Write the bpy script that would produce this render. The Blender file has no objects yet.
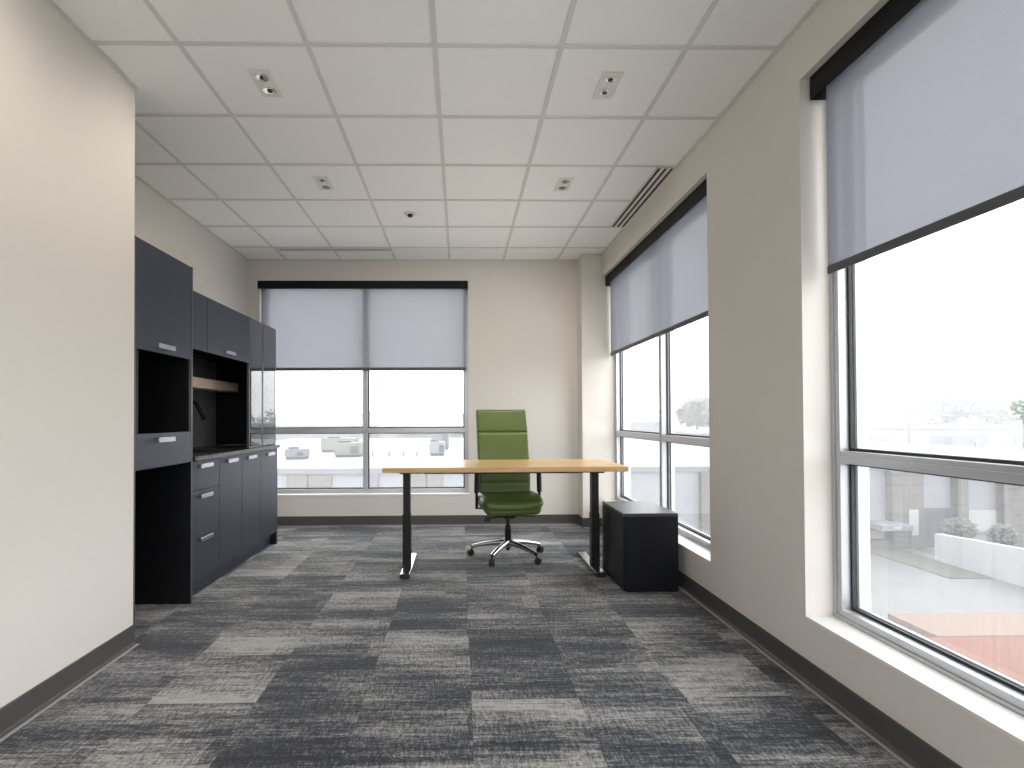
import bpy, bmesh, math, random
from mathutils import Vector, Matrix, noise
import numpy as np
random.seed(7)
PI = math.pi
scn = bpy.context.scene
COL = scn.collection
FOG = .0034
H = 1.2                      # camera height above the floor
CEIL = 1.784 + H
T = 0.6096                   # ceiling module
GX, GY = -0.114, 2.5486      # a grid crossing of the ceiling
BACK = 6.05; RIGHT = 1.56; LEFT = -1.75; ALC = -2.385; REAR = -4.3

# ------------------------------------------------------------------ materials
def nt(name):
    m = bpy.data.materials.new(name); m.use_nodes = True
    t = m.node_tree; t.nodes.clear()
    out = t.nodes.new('ShaderNodeOutputMaterial')
    return m, t, out
def N(t, typ, **kw):
    n = t.nodes.new(typ)
    for k, v in kw.items(): setattr(n, k, v)
    return n
def L(t, a, b): t.links.new(a, b)
def lin(r, g, b):
    f = lambda c: (c/255)/12.92 if c/255 <= .04045 else ((c/255+.055)/1.055)**2.4
    return (f(r), f(g), f(b), 1)
def simple(name, col, rough=.5, metal=0, spec=.5, var=.04, scale=8, bump=0, bscale=200, coat=0, ior=1.5):
    m, t, out = nt(name)
    p = N(t, 'ShaderNodeBsdfPrincipled')
    p.inputs['Roughness'].default_value = rough
    p.inputs['Metallic'].default_value = metal
    p.inputs['Specular IOR Level'].default_value = spec
    p.inputs['IOR'].default_value = ior
    p.inputs['Coat Weight'].default_value = coat
    tc = N(t, 'ShaderNodeTexCoord')
    nz = N(t, 'ShaderNodeTexNoise'); nz.inputs['Scale'].default_value = scale; nz.inputs['Detail'].default_value = 4
    L(t, tc.outputs['Object'], nz.inputs['Vector'])
    mx = N(t, 'ShaderNodeMix', data_type='RGBA')
    c = col if len(col) == 4 else (*col, 1)
    mx.inputs['A'].default_value = tuple(max(0, x*(1-var)) for x in c[:3]) + (1,)
    mx.inputs['B'].default_value = tuple(min(1, x*(1+var)) for x in c[:3]) + (1,)
    L(t, nz.outputs['Fac'], mx.inputs['Factor'])
    L(t, mx.outputs['Result'], p.inputs['Base Color'])
    if bump:
        b = N(t, 'ShaderNodeBump'); b.inputs['Strength'].default_value = bump; b.inputs['Distance'].default_value = .002
        n2 = N(t, 'ShaderNodeTexNoise'); n2.inputs['Scale'].default_value = bscale; n2.inputs['Detail'].default_value = 3
        L(t, tc.outputs['Object'], n2.inputs['Vector']); L(t, n2.outputs['Fac'], b.inputs['Height'])
        L(t, b.outputs['Normal'], p.inputs['Normal'])
    L(t, p.outputs['BSDF'], out.inputs['Surface'])
    return m

def mat_carpet():
    m, t, out = nt('carpet')
    geo = N(t, 'ShaderNodeTexCoord')
    sp = N(t, 'ShaderNodeSeparateXYZ'); L(t, geo.outputs['Object'], sp.inputs[0])
    def math_(op, a, b=None, c=None):
        n = N(t, 'ShaderNodeMath', operation=op)
        for i, v in enumerate((a, b, c)):
            if v is None: continue
            if isinstance(v, (int, float)): n.inputs[i].default_value = v
            else: L(t, v, n.inputs[i])
        return n.outputs[0]
    S = 0.457
    # a tile grid, each tile half shifted by rows
    u = math_('DIVIDE', math_('SUBTRACT', sp.outputs['X'], .044), S)
    v = math_('DIVIDE', math_('SUBTRACT', sp.outputs['Y'], .012), S)
    iu = math_('FLOOR', u); iv = math_('FLOOR', v)
    wn = N(t, 'ShaderNodeTexWhiteNoise', noise_dimensions='2D')
    cv = N(t, 'ShaderNodeCombineXYZ'); L(t, iu, cv.inputs[0]); L(t, iv, cv.inputs[1])
    L(t, cv.outputs[0], wn.inputs['Vector'])
    rnd = wn.outputs['Value']
    def nz(sx, sy, off, detail=3, rough=.6):
        c = N(t, 'ShaderNodeCombineXYZ')
        L(t, math_('ADD', math_('MULTIPLY', sp.outputs['X'], sx), math_('MULTIPLY', rnd, off)), c.inputs[0])
        L(t, math_('ADD', math_('MULTIPLY', sp.outputs['Y'], sy), math_('MULTIPLY', rnd, off*1.7)), c.inputs[1])
        n = N(t, 'ShaderNodeTexNoise', noise_dimensions='2D'); n.inputs['Scale'].default_value = 1
        n.inputs['Detail'].default_value = detail; n.inputs['Roughness'].default_value = rough
        L(t, c.outputs[0], n.inputs['Vector']); return n.outputs['Fac']
    big = nz(.9, 3.2, 37.0, 2, .5)          # broad light and dark bands inside a tile
    band = nz(1.3, 26, 11.0, 3, .65)         # streaks across
    fine = nz(10, 95, 5.0, 3, .8)            # yarn rows
    tick = nz(75, 22, 3.0, 3, .8)           # cross stitches
    spk = nz(170, 170, 0, 2, .8)
    s = math_('ADD', math_('MULTIPLY', big, .95), math_('MULTIPLY', band, .62))
    s = math_('ADD', s, math_('MULTIPLY', fine, .80))
    s = math_('ADD', s, math_('MULTIPLY', tick, .75))
    s = math_('ADD', s, math_('MULTIPLY', spk, .70))
    s = math_('ADD', s, math_('MULTIPLY', rnd, .12))
    # smaller blocks laid over the tiles break up their outlines
    w2 = N(t, 'ShaderNodeTexWhiteNoise', noise_dimensions='2D'); c2 = N(t, 'ShaderNodeCombineXYZ')
    L(t, math_('FLOOR', math_('ADD', math_('MULTIPLY', u, 1.0), math_('MULTIPLY', wn.outputs['Value'], .35))), c2.inputs[0])
    L(t, math_('FLOOR', math_('MULTIPLY', v, 2.7)), c2.inputs[1]); L(t, c2.outputs[0], w2.inputs['Vector'])
    s = math_('ADD', s, math_('MULTIPLY', w2.outputs['Value'], .17))
    s = math_('SUBTRACT', s, 1.52)
    s = math_('ADD', math_('MULTIPLY', math_('SUBTRACT', s, .5), 1.42), .47)
    cr = N(t, 'ShaderNodeValToRGB'); L(t, s, cr.inputs[0])
    e = cr.color_ramp.elements
    e[0].position = .16; e[0].color = (.020, .021, .026, 1)
    e[1].position = 1.0; e[1].color = (.36, .355, .345, 1)
    for pos, c in ((.40, (.046, .050, .062)), (.54, (.102, .105, .113)), (.72, (.20, .198, .193))):
        x = e.new(pos); x.color = (*c, 1)
    p = N(t, 'ShaderNodeBsdfPrincipled'); p.inputs['Roughness'].default_value = .95
    p.inputs['Specular IOR Level'].default_value = .12
    p.inputs['Sheen Weight'].default_value = .25; p.inputs['Sheen Roughness'].default_value = .4
    L(t, cr.outputs['Color'], p.inputs['Base Color'])
    b = N(t, 'ShaderNodeBump'); b.inputs['Strength'].default_value = .35; b.inputs['Distance'].default_value = .003
    L(t, s, b.inputs['Height']); L(t, b.outputs['Normal'], p.inputs['Normal'])
    L(t, p.outputs['BSDF'], out.inputs['Surface'])
    return m

def mat_wood(name, c1, c2, rough=.32, axis='X'):
    m, t, out = nt(name)
    tc = N(t, 'ShaderNodeTexCoord'); mp = N(t, 'ShaderNodeMapping')
    mp.inputs['Scale'].default_value = (1.2, 22, 22) if axis == 'X' else (22, 1.2, 22)
    L(t, tc.outputs['Object'], mp.inputs['Vector'])
    n = N(t, 'ShaderNodeTexNoise'); n.inputs['Scale'].default_value = 2.5; n.inputs['Detail'].default_value = 6; n.inputs['Distortion'].default_value = .6
    L(t, mp.outputs[0], n.inputs['Vector'])
    cr = N(t, 'ShaderNodeValToRGB'); L(t, n.outputs['Fac'], cr.inputs[0])
    cr.color_ramp.elements[0].position = .3; cr.color_ramp.elements[0].color = c1
    cr.color_ramp.elements[1].position = .72; cr.color_ramp.elements[1].color = c2
    p = N(t, 'ShaderNodeBsdfPrincipled'); p.inputs['Roughness'].default_value = rough
    L(t, cr.outputs['Color'], p.inputs['Base Color'])
    L(t, p.outputs['BSDF'], out.inputs['Surface'])
    return m

def mat_blind(name='blind_fabric', openness=.03):
    m, t, out = nt(name)
    tc = N(t, 'ShaderNodeTexCoord')
    nz = N(t, 'ShaderNodeTexNoise'); nz.inputs['Scale'].default_value = 90; nz.inputs['Detail'].default_value = 3
    L(t, tc.outputs['Object'], nz.inputs['Vector'])
    cr = N(t, 'ShaderNodeValToRGB'); L(t, nz.outputs['Fac'], cr.inputs[0])
    cr.color_ramp.elements[0].color = (.27, .275, .30, 1); cr.color_ramp.elements[1].color = (.31, .315, .34, 1)
    df = N(t, 'ShaderNodeBsdfDiffuse'); tl = N(t, 'ShaderNodeBsdfTranslucent'); tr = N(t, 'ShaderNodeBsdfTransparent')
    L(t, cr.outputs['Color'], df.inputs['Color'])
    tl.inputs['Color'].default_value = (.225, .232, .275, 1)
    m1 = N(t, 'ShaderNodeMixShader'); m1.inputs[0].default_value = .42
    L(t, df.outputs[0], m1.inputs[1]); L(t, tl.outputs[0], m1.inputs[2])
    m2 = N(t, 'ShaderNodeMixShader'); m2.inputs[0].default_value = openness
    L(t, m1.outputs[0], m2.inputs[1]); L(t, tr.outputs[0], m2.inputs[2])
    L(t, m2.outputs[0], out.inputs['Surface'])
    return m

def mat_glass(name, haze=.0, streak=False):
    """window glass: clear pane with a fresnel gloss and a film of rain haze"""
    m, t, out = nt(name)
    tr = N(t, 'ShaderNodeBsdfTransparent'); tr.inputs['Color'].default_value = (.97, .985, .98, 1)
    gl = N(t, 'ShaderNodeBsdfGlossy'); gl.inputs['Roughness'].default_value = .01
    fr = N(t, 'ShaderNodeFresnel')
    ge = N(t, 'ShaderNodeNewGeometry'); ir = N(t, 'ShaderNodeMapRange')     # same reflectance from both sides of the thin pane
    ir.inputs['To Min'].default_value = 1.45; ir.inputs['To Max'].default_value = 1/1.45
    L(t, ge.outputs['Backfacing'], ir.inputs['Value']); L(t, ir.outputs[0], fr.inputs['IOR'])
    m1 = N(t, 'ShaderNodeMixShader')
    L(t, fr.outputs[0], m1.inputs[0]); L(t, tr.outputs[0], m1.inputs[1]); L(t, gl.outputs[0], m1.inputs[2])
    last = m1
    if haze:
        tl = N(t, 'ShaderNodeBsdfTranslucent'); tl.inputs['Color'].default_value = (.95, .97, 1, 1)
        m2 = N(t, 'ShaderNodeMixShader')
        tc = N(t, 'ShaderNodeTexCoord'); mp = N(t, 'ShaderNodeMapping')
        mp.inputs['Scale'].default_value = (60, 60, 2.2) if streak else (5, 5, 3)
        L(t, tc.outputs['Object'], mp.inputs['Vector'])
        n = N(t, 'ShaderNodeTexNoise'); n.inputs['Scale'].default_value = 1; n.inputs['Detail'].default_value = 3
        L(t, mp.outputs[0], n.inputs['Vector'])
        mr = N(t, 'ShaderNodeMapRange'); mr.inputs['From Min'].default_value = .35; mr.inputs['From Max'].default_value = .7
        mr.inputs['To Min'].default_value = haze*(.75 if streak else .95); mr.inputs['To Max'].default_value = haze*(1.35 if streak else 1.05)
        L(t, n.outputs['Fac'], mr.inputs['Value']); L(t, mr.outputs[0], m2.inputs[0])
        L(t, m1.outputs[0], m2.inputs[1]); L(t, tl.outputs[0], m2.inputs[2]); last = m2
    L(t, last.outputs[0], out.inputs['Surface'])
    return m

def mat_brick(name, c1, c2, mortar, scale=1.0):
    m, t, out = nt(name)
    tc = N(t, 'ShaderNodeTexCoord')
    mp = N(t, 'ShaderNodeMapping'); mp.inputs['Rotation'].default_value = (PI/2, 0, 0)
    L(t, tc.outputs['Object'], mp.inputs['Vector'])
    b = N(t, 'ShaderNodeTexBrick'); b.inputs['Scale'].default_value = scale
    b.inputs['Color1'].default_value = c1; b.inputs['Color2'].default_value = c2; b.inputs['Mortar'].default_value = mortar
    b.inputs['Brick Width'].default_value = .4; b.inputs['Row Height'].default_value = .2; b.inputs['Mortar Size'].default_value = .015
    L(t, mp.outputs[0], b.inputs['Vector'])
    p = N(t, 'ShaderNodeBsdfPrincipled'); p.inputs['Roughness'].default_value = .9
    L(t, b.outputs['Color'], p.inputs['Base Color']); L(t, p.outputs[0], out.inputs[0])
    return m

M = {}
M['wall'] = simple('wall_paint', (.73, .70, .66), rough=.75, spec=.25, var=.01, bump=.06, bscale=350)
M['ceiling'] = simple('ceiling_tile', (.92, .925, .91), rough=.95, spec=.1, var=.015, scale=60, bump=.15, bscale=500)
M['grid'] = simple('ceiling_grid_metal', (.68, .68, .66), rough=.6, spec=.3, var=.01)
M['carpet'] = mat_carpet()
M['base'] = simple('rubber_base', (.075, .073, .070), rough=.42, spec=.5, var=.03)
M['toe'] = simple('edge_strip', (.30, .30, .31), rough=.3)
M['sill'] = simple('sill_white', (.80, .79, .77), rough=.5, var=.01)
M['alu'] = simple('window_aluminium', (.56, .57, .60), rough=.38, metal=.55, var=.02)
M['gasket'] = simple('gasket', (.03, .03, .035), rough=.6)
M['glass'] = mat_glass('window_glass', .03)
M['wetglass'] = mat_glass('rain_wet_glass', .06, True)
M['blind'] = mat_blind()
M['blindbar'] = simple('blind_hem', (.085, .087, .095), rough=.55)
M['cassette'] = simple('blind_cassette', (.006, .006, .008), rough=.5, spec=.2)
M['slate'] = simple('slate_laminate', (.027, .033, .052), rough=.42, spec=.5, var=.02, scale=3)
M['slateedge'] = simple('slate_edge', (.07, .072, .085), rough=.4)
M['blackpanel'] = simple('black_panel', (.0055, .0058, .0075), rough=.5, spec=.3)
M['splash'] = simple('dark_stone', (.24, .24, .243), rough=.35, var=.35, scale=6)
M['worktop'] = simple('worktop_stone', (.045, .045, .047), rough=.25, var=.2, scale=20)
M['sink'] = simple('black_composite', (.008, .008, .009), rough=.4)
M['chrome'] = simple('satin_chrome', (.50, .50, .52), rough=.22, metal=1)
M['polish'] = simple('polished_aluminium', (.58, .58, .60), rough=.2, metal=1)
M['darkglass'] = simple('dark_gloss_glass', (.035, .037, .045), rough=.012, spec=.5, ior=1.72, var=0)
M['wood'] = mat_wood('maple_top', lin(194, 154, 104), lin(222, 188, 138), .3)
M['woodshelf'] = mat_wood('sheen_paled_wood', lin(244, 214, 184), lin(252, 234, 214), .3, 'Y')  # orange wood paled, the window's reflection put into its colour
M['blackmetal'] = simple('black_steel', (.007, .007, .009), rough=.42, spec=.35)
M['pedestal'] = simple('pedestal_black', (.0050, .0056, .0085), rough=.45, spec=.28, var=.02)
M['pedtop'] = simple('pedestal_top', (.050, .052, .062), rough=.36)
M['leather'] = simple('green_leather', (.078, .122, .020), rough=.40, spec=.5, var=.10, scale=5, bump=.25, bscale=260)
M['leatherdark'] = simple('green_piping', (.030, .050, .012), rough=.5)
M['plastic'] = simple('black_plastic', (.012, .012, .013), rough=.45)
M['white'] = simple('white_metal', (.74, .73, .70), rough=.45)
M['slotgrey'] = simple('slot_grey', (.55, .55, .54), rough=.7)
M['greyvoid'] = simple('diffuser_void', (.045, .045, .045), rough=.8)
M['lens'] = simple('lamp_reflector', (.45, .45, .43), rough=.18, metal=.8)
M['lampdark'] = simple('lamp_core', (.07, .065, .055), rough=.4)
# outdoors
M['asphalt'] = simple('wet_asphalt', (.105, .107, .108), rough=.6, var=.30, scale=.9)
M['yard'] = simple('bounce_ground_pale', (.74, .71, .665), rough=.85, var=.05, scale=.6)  # pale so the added ground throws daylight up into the room
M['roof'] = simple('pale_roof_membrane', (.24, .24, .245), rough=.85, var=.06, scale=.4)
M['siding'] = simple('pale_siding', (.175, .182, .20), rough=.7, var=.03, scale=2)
M['panelbeige'] = simple('beige_panel', (.125, .122, .115), rough=.8, var=.05, scale=2)
M['brick'] = mat_brick('brown_brick', (.10, .093, .087, 1), (.085, .078, .075, 1), (.12, .115, .11, 1), 1)
M['paleconcrete'] = simple('pale_concrete', (.26, .26, .265), rough=.85, var=.05)
M['openingdark'] = simple('opening_shade', (.05, .053, .072), rough=.6, var=.15, scale=6)  # shade inside the open loading bay, as a flat colour
M['doorwhite'] = simple('white_door', (.25, .25, .25), rough=.6)
M['pink'] = simple('pink_concrete', (.145, .102, .082), rough=.85, var=.05, scale=1.5)
M['redpave'] = simple('red_paving', (.12, .045, .030), rough=.85, var=.22, scale=3)
M['verge'] = simple('verge_ground', (.075, .080, .066), rough=.95, var=.3, scale=1.2)
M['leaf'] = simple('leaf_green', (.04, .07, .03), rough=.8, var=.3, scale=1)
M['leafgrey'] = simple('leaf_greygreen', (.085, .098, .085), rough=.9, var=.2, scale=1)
M['bark'] = simple('bark', (.10, .085, .07), rough=.9)
M['hvac'] = simple('galvanised_unit', (.13, .13, .145), rough=.6, var=.1, scale=2)
M['hvacdark'] = simple('unit_grille', (.06, .06, .07), rough=.7)
M['cartan'] = simple('tan_cladding', (.16, .157, .14), rough=.8)

# ------------------------------------------------------------------ mesh helpers
def new_bm(): return bmesh.new()
def bx(bm, x0, x1, y0, y1, z0, z1, bev=0, seg=2):
    b = bmesh.new()
    r = bmesh.ops.create_cube(b, size=1)
    for v in b.verts:
        v.co = Vector(((x0+x1)/2 + v.co.x*(x1-x0), (y0+y1)/2 + v.co.y*(y1-y0), (z0+z1)/2 + v.co.z*(z1-z0)))
    if bev:
        bmesh.ops.bevel(b, geom=b.edges[:], offset=bev, segments=seg, affect='EDGES', clamp_overlap=True)
    merge(bm, b)
def merge(bm, b, mat=None):
    if mat is not None: b.transform(mat)
    me = bpy.data.meshes.new('_t'); b.to_mesh(me); b.free(); bm.from_mesh(me); bpy.data.meshes.remove(me)
def cyl(bm, p0, p1, r0, r1=None, seg=20, bev=0):
    p0, p1 = Vector(p0), Vector(p1); r1 = r0 if r1 is None else r1
    b = bmesh.new(); d = (p1-p0)
    bmesh.ops.create_cone(b, cap_ends=True, segments=seg, radius1=r0, radius2=r1, depth=d.length)
    if bev:
        es = [e for e in b.edges if abs(e.verts[0].co.z-e.verts[1].co.z) < 1e-6]
        bmesh.ops.bevel(b, geom=es, offset=bev, segments=2, affect='EDGES', clamp_overlap=True)
    merge(bm, b, Matrix.Translation((p0+p1)/2) @ d.to_track_quat('Z', 'Y').to_matrix().to_4x4())
def tube(bm, pts, rad, seg=12, flat=1.0, up=None):
    """sweep an (optionally flattened) ring along pts; rad may be a list"""
    pts = [Vector(p) for p in pts]; n = len(pts)
    rad = rad if isinstance(rad, (list, tuple)) else [rad]*n
    rings = []
    ref = Vector(up) if up else Vector((0, 0, 1))
    for i, p in enumerate(pts):
        d = (pts[min(i+1, n-1)]-pts[max(i-1, 0)]).normalized()
        a = d.cross(ref)
        if a.length < 1e-3: a = d.cross(Vector((1, 0, 0)))
        a.normalize(); b = a.cross(d).normalized()
        r = rad[i]
        rings.append([bm.verts.new(p + a*r*math.cos(2*PI*k/seg) + b*r*flat*math.sin(2*PI*k/seg)) for k in range(seg)])
    for i in range(n-1):
        for k in range(seg):
            bm.faces.new((rings[i][k], rings[i][(k+1) % seg], rings[i+1][(k+1) % seg], rings[i+1][k]))
    bm.faces.new(rings[0][::-1]); bm.faces.new(rings[-1])
def lathe(bm, prof, c=(0, 0, 0), seg=32):
    c = Vector(c); rings = []
    for r, z in prof:
        rings.append([bm.verts.new(c+Vector((max(r, 1e-4)*math.cos(2*PI*k/seg), max(r, 1e-4)*math.sin(2*PI*k/seg), z))) for k in range(seg)])
    for i in range(len(prof)-1):
        for k in range(seg):
            bm.faces.new((rings[i][k], rings[i][(k+1) % seg], rings[i+1][(k+1) % seg], rings[i+1][k]))
    bm.faces.new(rings[0][::-1]); bm.faces.new(rings[-1])
def rbox(bm, w, d, h, r, n=16, deform=None, mat=None):
    """finely gridded rounded box centred on the origin, run through deform(Vector)->Vector"""
    b = bmesh.new()
    bmesh.ops.create_cube(b, size=2)
    bmesh.ops.subdivide_edges(b, edges=b.edges[:], cuts=n, use_grid_fill=True)
    half = Vector((w/2, d/2, h/2))
    for v in b.verts:
        q = Vector([math.copysign(abs(c)**.75, c) for c in v.co]); q = Vector((q.x*half.x, q.y*half.y, q.z*half.z))
        inn = Vector([max(-(half[i]-r), min(half[i]-r, q[i])) for i in range(3)])
        dd = q-inn
        if dd.length > 1e-9: v.co = inn + dd.normalized()*r
        else: v.co = q
        if deform: v.co = deform(v.co)
    merge(bm, b, mat)
def obj(name, bm, m, parent=None, smooth=False, mats=None, loc=None):
    bmesh.ops.recalc_face_normals(bm, faces=bm.faces[:])
    me = bpy.data.meshes.new(name); bm.to_mesh(me); bm.free()
    for x in (mats or [m]): me.materials.append(M[x] if isinstance(x, str) else x)
    if smooth:
        for p in me.polygons: p.use_smooth = True
        try: me.set_sharp_from_angle(angle=math.radians(38))
        except Exception: pass
    o = bpy.data.objects.new(name, me); COL.objects.link(o)
    if parent: o.parent = parent
    if loc: o.location = loc
    return o
def thing(name, label, cat, loc=(0, 0, 0), rz=0, group=None):
    o = bpy.data.objects.new(name, None); COL.objects.link(o)
    o.empty_display_size = .1
    o.location = loc; o.rotation_euler = (0, 0, rz); o['label'] = label; o['category'] = cat
    if group: o['group'] = group
    return o
def tag(o, label, cat, group=None, kind=None):
    o['label'] = label; o['category'] = cat
    if group: o['group'] = group
    if kind: o['kind'] = kind
    return o
def struct(name, bm, m, label=None, cat=None, **kw):
    o = obj(name, bm, m, **kw); o['kind'] = 'structure'
    if label: o['label'] = label; o['category'] = cat or name.split('_')[0]
    return o

# ------------------------------------------------------------------ room shell
bm = new_bm(); bx(bm, -2.6, 1.9, REAR-.2, BACK+.15, -.12, 0)
struct('floor', bm, 'carpet', 'grey and black streaked carpet tile floor', 'floor')

# ceiling: tiles as slightly raised panels, one mesh; the grid a second
bm = new_bm(); bx(bm, -2.6, 1.9, REAR-.2, BACK+.2, CEIL+.02, CEIL+.14)
xs = [GX+T*k for k in range(-5, 5)]; ys = [GY+T*k for k in range(-13, 8)]
for i in range(len(xs)-1):
    for j in range(len(ys)-1):
        x0, x1, y0, y1 = xs[i]+.009, xs[i+1]-.009, ys[j]+.009, ys[j+1]-.009
        x0 = max(x0, ALC-.02); x1 = min(x1, RIGHT+.03); y0 = max(y0, REAR); y1 = min(y1, BACK+.02)
        if x1-x0 < .03 or y1-y0 < .03: continue
        bx(bm, x0, x1, y0, y1, CEIL+.004, CEIL+.03, .002, 1)
struct('ceiling', bm, 'ceiling', 'suspended ceiling of square off-white tiles', 'ceiling')
bm = new_bm()
for x in xs:
    if ALC < x < RIGHT: bx(bm, x-.012, x+.012, REAR, BACK, CEIL-.001, CEIL+.012)
for y in ys:
    if REAR < y < BACK: bx(bm, ALC, RIGHT, y-.012, y+.012, CEIL-.0015, CEIL+.0115)
# wall angles
bx(bm, RIGHT-.022, RIGHT, REAR, BACK, CEIL-.003, CEIL+.012)
bx(bm, LEFT, LEFT+.022, REAR, 2.90, CEIL-.003, CEIL+.012)
bx(bm, ALC, ALC+.022, 2.9, BACK, CEIL-.003, CEIL+.012)
bx(bm, ALC, 1.33, BACK-.022, BACK, CEIL-.003, CEIL+.012)
bx(bm, 1.32, RIGHT, 5.81, 5.832, CEIL-.003, CEIL+.012)
struct('trim_1', bm, 'grid', 'pale metal grid between the ceiling tiles', 'ceiling grid')

TOP = CEIL+.06
bm = new_bm()
bx(bm, ALC-.2, LEFT, REAR, 2.905, 0, TOP)
struct('wall_left', bm, 'wall', 'cream wall running along the left of the room', 'wall')
bm = new_bm(); bx(bm, ALC-.2, ALC, 2.9, BACK+.2, 0, TOP)
struct('wall_alcove', bm, 'wall', 'cream wall behind the kitchenette cabinets', 'wall')
def wall_x(bm, X0, X1, Y0, Y1, ops):      # wall with normal along x, ops = (y0,y1,z0,z1)
    y = Y0
    for (a, b, c, d) in ops:
        bx(bm, X0, X1, y, a, 0, TOP); bx(bm, X0, X1, a, b, 0, c); bx(bm, X0, X1, a, b, d, TOP); y = b
    bx(bm, X0, X1, y, Y1, 0, TOP)
SILL, HEAD = .295, 2.742
W3 = (-3.5, -1.01); W2 = (-.09, 2.411); W1 = (3.335, 5.83)
bm = new_bm()
wall_x(bm, RIGHT, RIGHT+.30, REAR-.2, BACK+.2, [(W3[0], W3[1], SILL, HEAD), (W2[0], W2[1], SILL, HEAD), (W1[0], W1[1], SILL, HEAD)])
struct('wall_right', bm, 'wall', 'beige wall with the tall windows along the right', 'wall')
bm = new_bm()
bx(bm, 1.333, RIGHT, 5.83, BACK+.2, 0, TOP)
struct('wall_column', bm, 'wall', 'boxed corner column beside the back wall', 'wall')
BX0, BX1, BZ0, BZ1 = -2.262, .094, .345, 2.752
bm = new_bm()
bx(bm, ALC-.2, BX0, BACK, BACK+.26, 0, TOP); bx(bm, BX1, RIGHT+.3, BACK, BACK+.26, 0, TOP)
bx(bm, BX0, BX1, BACK, BACK+.26, 0, BZ0); bx(bm, BX0, BX1, BACK, BACK+.26, BZ1, TOP)
struct('wall_back', bm, 'wall', 'beige back wall behind the desk', 'wall')
RX0, RX1 = -1.6, 1.4
bm = new_bm()
bx(bm, ALC-.2, RX0, REAR-.2, REAR, 0, TOP); bx(bm, RX1, RIGHT+.3, REAR-.2, REAR, 0, TOP)
bx(bm, RX0, RX1, REAR-.2, REAR, 0, SILL); bx(bm, RX0, RX1, REAR-.2, REAR, HEAD, TOP)
struct('wall_rear', bm, 'wall', 'wall behind the viewer', 'wall')

# baseboards: flat rubber face with a small cove toe; profile (out, z)
BP = [(0, .105), (.006, .105), (.007, .103), (.007, .016), (.010, .008), (.020, .003), (.022, 0), (0, 0)]
TRIM_N = 10
def baseboard(name, p0, p1, nrm, label):
    bm = new_bm(); n = Vector(nrm); a, b = Vector(p0), Vector(p1)
    r = [[bm.verts.new(q+n*o+Vector((0, 0, z))) for o, z in BP] for q in (a, b)]
    for k in range(len(BP)):
        bm.faces.new((r[0][k], r[0][(k+1) % len(BP)], r[1][(k+1) % len(BP)], r[1][k]))
    bm.faces.new(r[0]); bm.faces.new(r[1][::-1])
    struct(name, bm, 'base', label, 'baseboard')
    global TRIM_N; TRIM_N += 1
    bm = new_bm(); r = [[bm.verts.new(q+n*o+Vector((0, 0, z))) for o, z in ((.0215, 0), (.0215, .004), (.032, .003), (.034, 0))] for q in (a, b)]
    for k in range(4): bm.faces.new((r[0][k], r[0][(k+1) % 4], r[1][(k+1) % 4], r[1][k]))
    bm.faces.new(r[0]); bm.faces.new(r[1][::-1])
    struct('trim_%d' % TRIM_N, bm, 'toe', label.replace('dark grey rubber baseboard', 'thin pale grey carpet edge strip'), 'edge strip')
baseboard('baseboard_left', (LEFT, REAR, 0), (LEFT, 2.905, 0), (1, 0, 0), 'dark grey rubber baseboard along the left wall')
baseboard('baseboard_right', (RIGHT, REAR, 0), (RIGHT, 5.83, 0), (-1, 0, 0), 'dark grey rubber baseboard under the right windows')
baseboard('baseboard_back', (ALC, BACK, 0), (1.333, BACK, 0), (0, -1, 0), 'dark grey rubber baseboard along the back wall')
baseboard('baseboard_column', (1.333, 5.83, 0), (RIGHT-.02, 5.83, 0), (0, -1, 0), 'dark grey rubber baseboard on the column front')
baseboard('baseboard_column_side', (1.333, 5.83, 0), (1.333, BACK, 0), (-1, 0, 0), 'dark grey rubber baseboard on the column side')

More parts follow.
